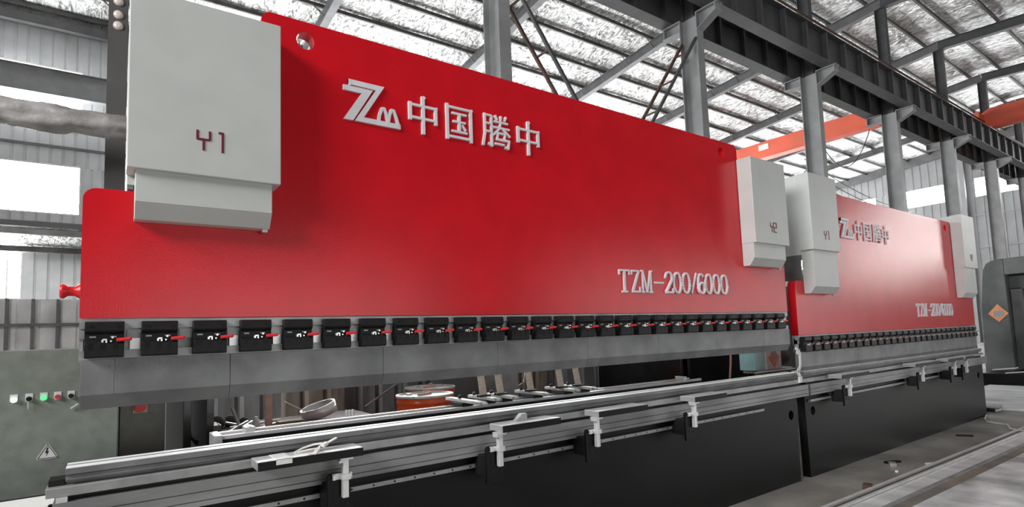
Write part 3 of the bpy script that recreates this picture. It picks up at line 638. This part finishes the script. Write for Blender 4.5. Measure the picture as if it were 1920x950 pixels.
t = thing('switch_cabinet', 'narrow grey-green cabinet with a red rotary switch, right of the button cabinet', 'cabinet', (.29, 1.3, 0))
MB().box(.170, .408, 1.05, 1.5, 0, 1.66).build('body', GREEN, t, bevel=.005)
s = MB().box(.236, .312, 1.042, 1.0495, 1.252, 1.322).build('switch_plate', mat('switch_yellow', lin(220, 190, 150), .5), t)
MB().lathe([(.030, -.016), (.033, 0)], (.274, 1.042, 1.288), 20, 'y').build('rotary_switch', GRIP, s)
t = thing('document_stand', 'black stand holding white sheets at the lower left corner', 'stand', (-.3, .45, 0))
MB().box(-.62, -.075, .27, .56, 0, .935).build('body', BLACK, t, bevel=.004)
for i, (x0, x1, y0, y1, dz) in enumerate(((-.56, -.105, .24, .50, 0), (-.52, -.09, .26, .47, .002))):
    o = MB().obox(((x0+x1)/2, (y0+y1)/2, .938+dz), (x1-x0, y1-y0, .002), rz=.06*i).build('paper_sheet', PAPER); tag(o, ['lower white sheet on the black stand at the lower left', 'upper printed sheet on the black stand at the lower left'][i], 'paper')

# ------------------------------------------------------------------ clutter behind the machine
t = thing('workbench', 'dark bench covered with scrap behind the nearer press', 'bench', (1.4, 1.8, 0))
MB().box(.62, 2.05, 1.42, 2.2, .955, .985).build('bench_top', RUST, t)
for x in (.66, 2.0):
    for y in (1.46, 2.15): MB().box(x-.03, x+.03, y-.03, y+.03, 0, .955).build('leg', RUST, t)
t = thing('plastic_crate', 'small pale grey-green crate at the left end of the scrap bench', 'crate', (.73, 1.6, .985))
c = MB(); c.box(.655, .80, 1.52, 1.525, .986, 1.06); c.box(.655, .80, 1.675, 1.68, .986, 1.06); c.box(.655, .66, 1.52, 1.68, .986, 1.06); c.box(.795, .80, 1.52, 1.68, .986, 1.06); c.box(.655, .80, 1.52, 1.68, .986, .992)
for k in range(6): c.box(.662+k*.026, .668+k*.026, 1.514, 1.52, .99, 1.055)
c.build('body', mat('crate_plastic', lin(150, 158, 148), .5), t); MB().obox((.725, 1.61, 1.062), (.12, .12, .004), rx=.1).build('cover_sheet', PAPER, t)
def rodpile(name, a, b, r, m, lab, g=None): o = MB().bar(a, b, r, r*.6).build(name, m); tag(o, lab, 'offcut', g)
for i, (a, b) in enumerate((((.86, 1.55, .994), (1.06, 1.75, 1.035)), ((.86, 1.72, 1.05), (1.08, 1.5, 1.0)), ((.95, 1.62, 1.0), (.90, 1.70, 1.16)), ((.83, 1.5, .998), (1.0, 1.6, 1.06)), ((1.0, 1.48, .996), (1.22, 1.62, 1.02)), ((.9, 1.8, .998), (1.3, 1.85, 1.01)))):
    rodpile('metal_offcut', a, b, .022, STEELM, 'narrow pale metal offcut in the loose heap left of the wooden post', 'offcuts on the scrap bench')
for i, (x, y, r) in enumerate(((.83, 1.95, .07), (.93, 2.0, .06), (1.02, 1.9, .05))):
    o = MB(); o.lathe([(r*.5, 0), (r, r*.4), (r*.9, r*.9), (r*.45, r*1.3), (.01, r*1.4)], (x, y, .985), 14); o = o.build('dark_sack', mat('sack_%d' % i, lin(70, 69, 67), .9, var=.2, bump=.8, bscale=25)); tag(o, 'small dark sack behind the metal offcuts, %s of three' % ['left', 'middle', 'right'][i], 'sack')
o = MB().box(1.113, 1.163, 1.54, 1.575, .986, 1.42).build('wooden_post', STICK); tag(o, 'pinkish wooden post standing upright among the scrap', 'post')
o = MB().lathe([(.028, 0), (.03, .05), (.022, .075), (.012, .085), (.012, .1)], (1.055, 1.6, .986), 16).build('white_bottle', LID); tag(o, 'small white bottle beside the wooden post', 'bottle')
o = MB().box(1.205, 1.40, 1.5, 1.62, .986, 1.035).build('cardboard_box', CARD, bevel=.004); tag(o, 'flat cardboard box to the right of the wooden post', 'box')
def coil(name, c, r, w, tilt, m, lab):
    mb = MB(); Mx = Matrix.Translation(c) @ Matrix.Rotation(tilt, 4, 'Y'); n = 40; vs = []
    for i in range(n):
        a = 2*pi*i/n
        for rr, h in ((r, -w/2), (r, w/2), (r-.012, w/2), (r-.012, -w/2)): vs.append(Mx @ Vector((rr*cos(a), rr*sin(a), h)))
    mb.add(vs, [(4*i+k, 4*((i+1) % n)+k, 4*((i+1) % n)+(k+1) % 4, 4*i+(k+1) % 4) for i in range(n) for k in range(4)], True)
    o = mb.build(name, m); tag(o, lab, 'steel band')
coil('steel_band', (1.60, 1.80, 1.06), .15, .09, -.3, STEELB, 'shiny rolled steel band lying on the scrap bench')
pts = [(1.30+.30*i/12, 1.72, 1.17-.12*sin(pi*.5*i/12)) for i in range(13)]
o = MB()
for a, b in zip(pts[:-1], pts[1:]): o.bar(a, b, .04, .006)
o = o.build('bent_strip', STEELB); tag(o, 'bent shiny strip leaning on the rolled steel band', 'strip')
for k in range(3):
    o = MB().lathe([(.011, 0), (.011, .085), (.006, .088)], (1.74+k*.026, 1.5, .986), 12).build('white_tube', LID); tag(o, 'short upright white tube beside the steel band, %s of three' % ['left', 'middle', 'right'][k], 'tube')
def drum(x, y, lab, rz):
    t = thing('oil_drum', lab, 'drum', (x, y, .17))
    R = .285; H = .88; z = .205
    pr_ = [(R*.97, 0), (R, .01)]
    for k in range(1, 12):
        h = H*k/12
        pr_ += [(R, h-.012), (R+.007, h), (R, h+.012)] if k in (4, 8, 9, 10, 11) else [(R, h)]
    pr_ += [(R, H-.02)]
    MB().lathe(pr_, (x, y, z), 48).build('body', DRUM, t)
    l = MB().lathe([(R+.006, H-.022), (R+.010, H-.012), (R+.006, H), (R-.012, H), (R-.014, H-.012), (.02, H-.011), (.001, H-.011)], (x, y, z), 48).build('lid', LID, t)
    MB().lathe([(.03, 0), (.03, .012), (.024, .014), (.001, .014)], (x+.17*cos(rz), y+.17*sin(rz), z+H-.011), 16).build('bung', CHROME, l)
    b = MB(); b.bar((x-.1, y-.05, z+H+.0), (x+.08, y+.02, z+H+.0), .02, .02); b.tube([(x-.02, y-.02, z+H), (x-.02, y-.02, z+H+.03), (x+.03, y, z+H+.03)], .009, 8); b.build('lid_bracket', STICK, l)
    MB().box(x-.33, x+.33, y-.33, y+.33, 0, .203).build('drum_base', RUST, t)
drum(2.745, 2.05, 'orange drum with a pale lid, nearer of the two', 2.3)
drum(3.16, 2.75, 'orange drum with a pale lid, partly behind the nearer one', 2.0)
k = MB().tube([(2.2, 2.3, .98), (2.75, 2.6, 1.2)], .012, 8).build('leaning_rod', STEELD); tag(k, 'thin dark rod leaning behind the orange drums', 'rod')
# dark partition of upright sheets
x = -1.6
for k in range(13):
    wd = 1.42*[.55, .62, .5, .66, .48, .58, .52, .64, .5, .6, .55, .5, .6][k]; br = k in (4, 8, 11); y = 3.6+.09*(k % 2)
    o = sheet_profile(x, x+wd+.05, y, 0, 1.52+.04*(k % 2), pitch=.26, dep=.03); o.box(x, x+wd+.05, y+.01, y+.018, 0, 1.5)
    o = o.build('corrugated_sheet', SHEETB if br else SHEETD); tag(o, '%s %s upright sheet from the left in the low partition' % (ORD[k], 'brownish' if br else 'dark grey'), 'panel', 'sheet panels of the low partition'); x += wd
o = MB().box(8.6, 15.5, 3.3, 4.1, 0, 2.5)  # added dark backdrop, blocks the bright hall behind the gap
for k in range(7): o.box(8.65+k*.98, 9.57+k*.98, 3.285, 3.3, .1, 2.4)
o = o.build('gap_backdrop', BLACKP, bevel=.01); tag(o, 'large dark box added to black out the gap between the two red machines', 'enclosure')
o = MB().box(3.55, 4.12, 3.15, 3.5, 0, 1.42).build('grey_cabinet', GREYBOX, bevel=.006); tag(o, 'plain grey cabinet behind the back gauge, right of the drums', 'cabinet')
t = thing('pale_cabinet', 'narrow pale grey cabinet behind the tilted boards', 'cabinet', (4.2, 2.7, 0))
MB().box(4.03, 4.26, 2.5, 2.9, 0, 1.42).build('body', mat('pale_grey_paint', lin(165, 167, 168), .5), t, bevel=.005); MB().tube([(4.36, 2.52, 1.5), (4.37, 2.5, 1.2), (4.33, 2.48, 1.06), (4.25, 2.48, 1.02)], .009, 8).build('hose', CHROME, t)
for i, x in enumerate((4.55, 4.82)):
    o = MB().box(x, x+.16, 1.9, 2.1, 0, 1.5).build('grey_post', OLDP, bevel=.004); tag(o, ['plain grey post behind the rightmost tilted board', 'plain grey post beside the black side frame'][i], 'post')
o = MB().tube([(6.52, 1.0, .6), (6.46, 1.0, 1.0), (6.5, 1.0, 1.2), (6.535, 1.0, 1.5)], .012, 8).build('copper_wire', COPPER); tag(o, 'thin copper-coloured wire hanging in the dark gap', 'wire')
# drive box between the machines
t = thing('drive_box', 'cyan and white drive box with an orange diamond between the two red machines', 'drive box', (6.75, .62, 0))
MB().box(6.30, 6.52, .55, .75, 1.13, 1.36).build('cyan_housing', CYAN, t, bevel=.006)
p = MB().box(6.52, 6.85, .53, .75, 1.13, 1.375).build('white_housing', STICKW, t, bevel=.006)
MB().prism_y([(6.56, 1.27), (6.68, 1.15), (6.80, 1.27), (6.68, 1.37)], .526, .53).build('diamond_sticker', STICKO, p); MB().prism_y(rounded([(6.61, 1.25), (6.75, 1.25), (6.73, 1.355), (6.63, 1.355)], {0: .02, 1: .02}, 4), .523, .526).build('sticker_figure', STICKG, p)
m = MB(); m.lathe([(.10, 0), (.12, .02), (.12, .22), (.09, .26), (.05, .27)], (6.86, .66, 1.27), 28, 'x'); m.build('motor', GIRD, t)
MB().box(6.35, 7.15, .56, .74, 1.095, 1.128).build('mount_plate', ALU, t); MB().tube([(6.2, .5, 1.11), (7.1, .5, 1.11)], .011, 8).build('push_rod', CHROME, t); MB().box(6.6, 6.72, .6, .7, 0, 1.095).build('stand', RUST, t)
b = MB()
P = [(6.055, 1.405), (6.09, 1.385), (6.13, 1.36), (6.132, 1.22), (6.10, 1.185), (6.06, 1.165)]
for q, r in zip(P[:-1], P[1:]): b.bar((q[0], -.075, q[1]), (r[0], -.075, r[1]), .012, .03)
b.lathe([(.03, -.082), (.03, -.068)], (6.10, 0, 1.365), 20, 'y'); b.bar((6.06, -.075, 1.165), (6.115, -.075, 1.09), .012, .035); b.box(6.09, 6.14, -.082, -.0585, 1.04, 1.10)
o = b.build('white_bracket', LID); tag(o, 'bent white bracket at the joint between the two lower tools', 'bracket')

# ------------------------------------------------------------------ far right: old grey press, ladder, plates
t = thing('old_press', 'big old grey press with a rounded top and diamond sticker at the right edge', 'press', (20, .5, 0))
out = rounded([(1.66, .05), (1.36, 3.16), (-2.9, 3.26), (-2.9, .05)], {1: .28, 2: .28}, 8)
f = MB(); f.prism_x([(1.64, .05), (1.60, 2.0), (1.50, 2.9), (1.42, 3.06), (1.28, 3.14), (1.05, 3.16), (1.05, 2.72), (1.03, .42), (1.08, .05)], 18.7, 21.2)
f.build('near_upright', OLDP, t, bevel=.02)
MB().prism_x([(1.05, 2.74), (1.05, 3.16), (-2.4, 3.24), (-2.7, 3.1), (-2.7, 2.76)], 18.7, 21.2).build('crown', OLDP, t, bevel=.02)
MB().box(18.7, 21.2, -2.7, -1.9, .05, 2.76).build('far_upright', OLDP, t, bevel=.02)
MB().box(18.95, 21.0, -1.9, 1.05, 2.35, 2.74).build('slide', GIRD, t, bevel=.02)
MB().box(18.95, 21.1, .80, 1.03, .4, 2.4).build('guide', OLDP, t, bevel=.01)
MB().box(17.6, 21.2, -2.7, 1.5, 0, .30).build('base', BLACKP, t, bevel=.02)
s = MB().prism_x([(1.46, 1.76), (1.255, 2.0), (1.05, 1.75), (1.255, 1.54)], 18.69, 18.699).build('diamond_sticker', STICKO, t); MB().prism_x(rounded([(1.34, 1.68), (1.15, 1.67), (1.14, 1.83), (1.35, 1.84)], {0: .05, 1: .05, 2: .05, 3: .05}, 4), 18.685, 18.69).build('sticker_figure', STICKG, s)
for i, (y0, y1, z, x) in enumerate(((1.27, .82, .31, 17.75), (1.0, .3, .302, 17.62))):
    o = MB().obox((x+.15, (y0+y1)/2, z+.05+.04*(1-i)), (.22, abs(y1-y0), .02), rx=-.12).build('metal_offcut', STEELB); tag(o, ['bright steel slat on the base of the old grey press, the upper one', 'bright steel slat on the base of the old grey press, the lower one'][i], 'slat')
t = thing('ladder', 'thin dark upright ladder beside the old grey press', 'ladder', (18.4, 1.75, 0))
for y in (1.66, 1.78): MB().tube([(18.3, y, 0), (18.3, y, 2.55)], .014, 8).build('rail', GIRD, t)
for k in range(8): MB().tube([(18.3, 1.66, .25+k*.31), (18.3, 1.78, .25+k*.31)], .01, 6).build('rung', GIRD, t)
o = MB().lathe([(.02, -.16), (.13, -.02), (.14, .06), (.02, .12)], (18.1, 1.72, 1.24), 16, 'y').build('work_lamp', BLACK); tag(o, 'dark lamp head hanging beside the ladder', 'lamp')
for i, (x0, x1, h) in enumerate(((15.75, 17.4, .05), (14.2, 15.7, .05), (13.15, 14.15, .045))):
    o = MB().box(x0, x1, -3.2, 1.25-.33*i, 0, h).build('steel_plate', PLATE, bevel=.006); tag(o, ['farthest', 'middle', 'nearest'][i]+' of the three pale steel plates lying on the floor beyond the black beds', 'steel plate', 'steel plates on the floor')
t = thing('floor_jack', 'low dark metal box on the floor by the end of the black bed', 'box', (13.0, .2, 0))
MB().box(12.75, 13.1, -.02, .45, .07, .10).build('lid', STEELM, t); MB().box(12.78, 13.07, .02, .43, 0, .07).build('body', BLACK, t); MB().box(12.8, 13.05, -.01, .02, .01, .05).build('label_plate', ALU, t)

# ------------------------------------------------------------------ floor strip and small litter
t = thing('floor_track', 'long pale steel floor track running along the machines', 'track', (9, -.75, 0))
sl = .02
def strip(x0, x1, ya, w, h, z0=0.0):
    m = MB(); ya0, ya1 = ya+sl*(9-x0), ya+sl*(9-x1)
    m.add([(x0, ya0-w, z0), (x1, ya1-w, z0), (x1, ya1, z0), (x0, ya0, z0), (x0, ya0-w, z0+h), (x1, ya1-w, z0+h), (x1, ya1, z0+h), (x0, ya0, z0+h)], [(0, 3, 2, 1), (4, 5, 6, 7), (0, 1, 5, 4), (1, 2, 6, 5), (2, 3, 7, 6), (3, 0, 4, 7)]); return m
strip(4.2, 20, -.66, .03, .03).build('rail', STEELB, t); strip(4.2, 20, -.70, .05, .012).build('groove', TRACKD, t); strip(4.2, 20, -.755, .03, .03).build('rail', STEELB, t)
strip(4.2, 20, -.80, .17, .014).build('cover_plate', PLATE, t); strip(4.2, 20, -.98, .035, .02).build('edge_bar', STEELM, t)
o = strip(2.5, 20, -1.13, 5.5, .008).build('floor_slab', POLISH); o['kind'] = 'structure'; o.name = 'floor_walkway'
o = strip(2.5, 20, -1.0, .15, .005).build('floor_kerb', mat('worn_concrete', lin(140, 130, 114), .7, var=.25, scale=3, col2=lin(104, 102, 98), bump=.3, bscale=25)); o['kind'] = 'structure'; o.name = 'floor_border'
def litter(name, c, s, rz, m, lab): o = MB().obox(c, s, rz=rz).build(name, m, bevel=.003); tag(o, lab, 'litter')
litter('dark_bar', (9.97, -.33, .012), (.2, .03, .024), -1.0, BLACK, 'short dark bar lying on the floor at the right')
litter('metal_chip', (7.46, -.36, .02), (.11, .07, .04), .5, STEELM, 'small grey metal chip on the floor near the dark patch')
litter('metal_chip', (7.62, -.30, .012), (.2, .05, .024), -.4, BLACK, 'long dark scrap beside the small grey metal chip')
litter('white_chip', (7.19, -.50, .01), (.04, .03, .02), .2, LID, 'tiny white chip on the floor below the metal chip')
litter('white_chip', (7.84, -.61, .01), (.14, .03, .02), -.5, LID, 'thin white sliver beside the floor track')
litter('dark_lump', (6.32, -.56, .02), (.12, .08, .04), .3, RUST, 'dark lump at the edge of the floor track near the bottom')
cp = [(12.3, .02, .012), (11.75, -.1, .012), (11.5, -.2, .012), (11.35, -.42, .012), (11.25, -.50, .03), (10.98, -.60, .012), (10.9, -.72, .012), (10.75, -1.0, .03)]
o = MB().tube([Vector(cp[i]).lerp(Vector(cp[i+1]), k/4) for i in range(len(cp)-1) for k in range(4)]+[cp[-1]], .011, 8).build('floor_cable', CABLE); tag(o, 'white cable lying on the floor from the end of the black bed', 'cable')
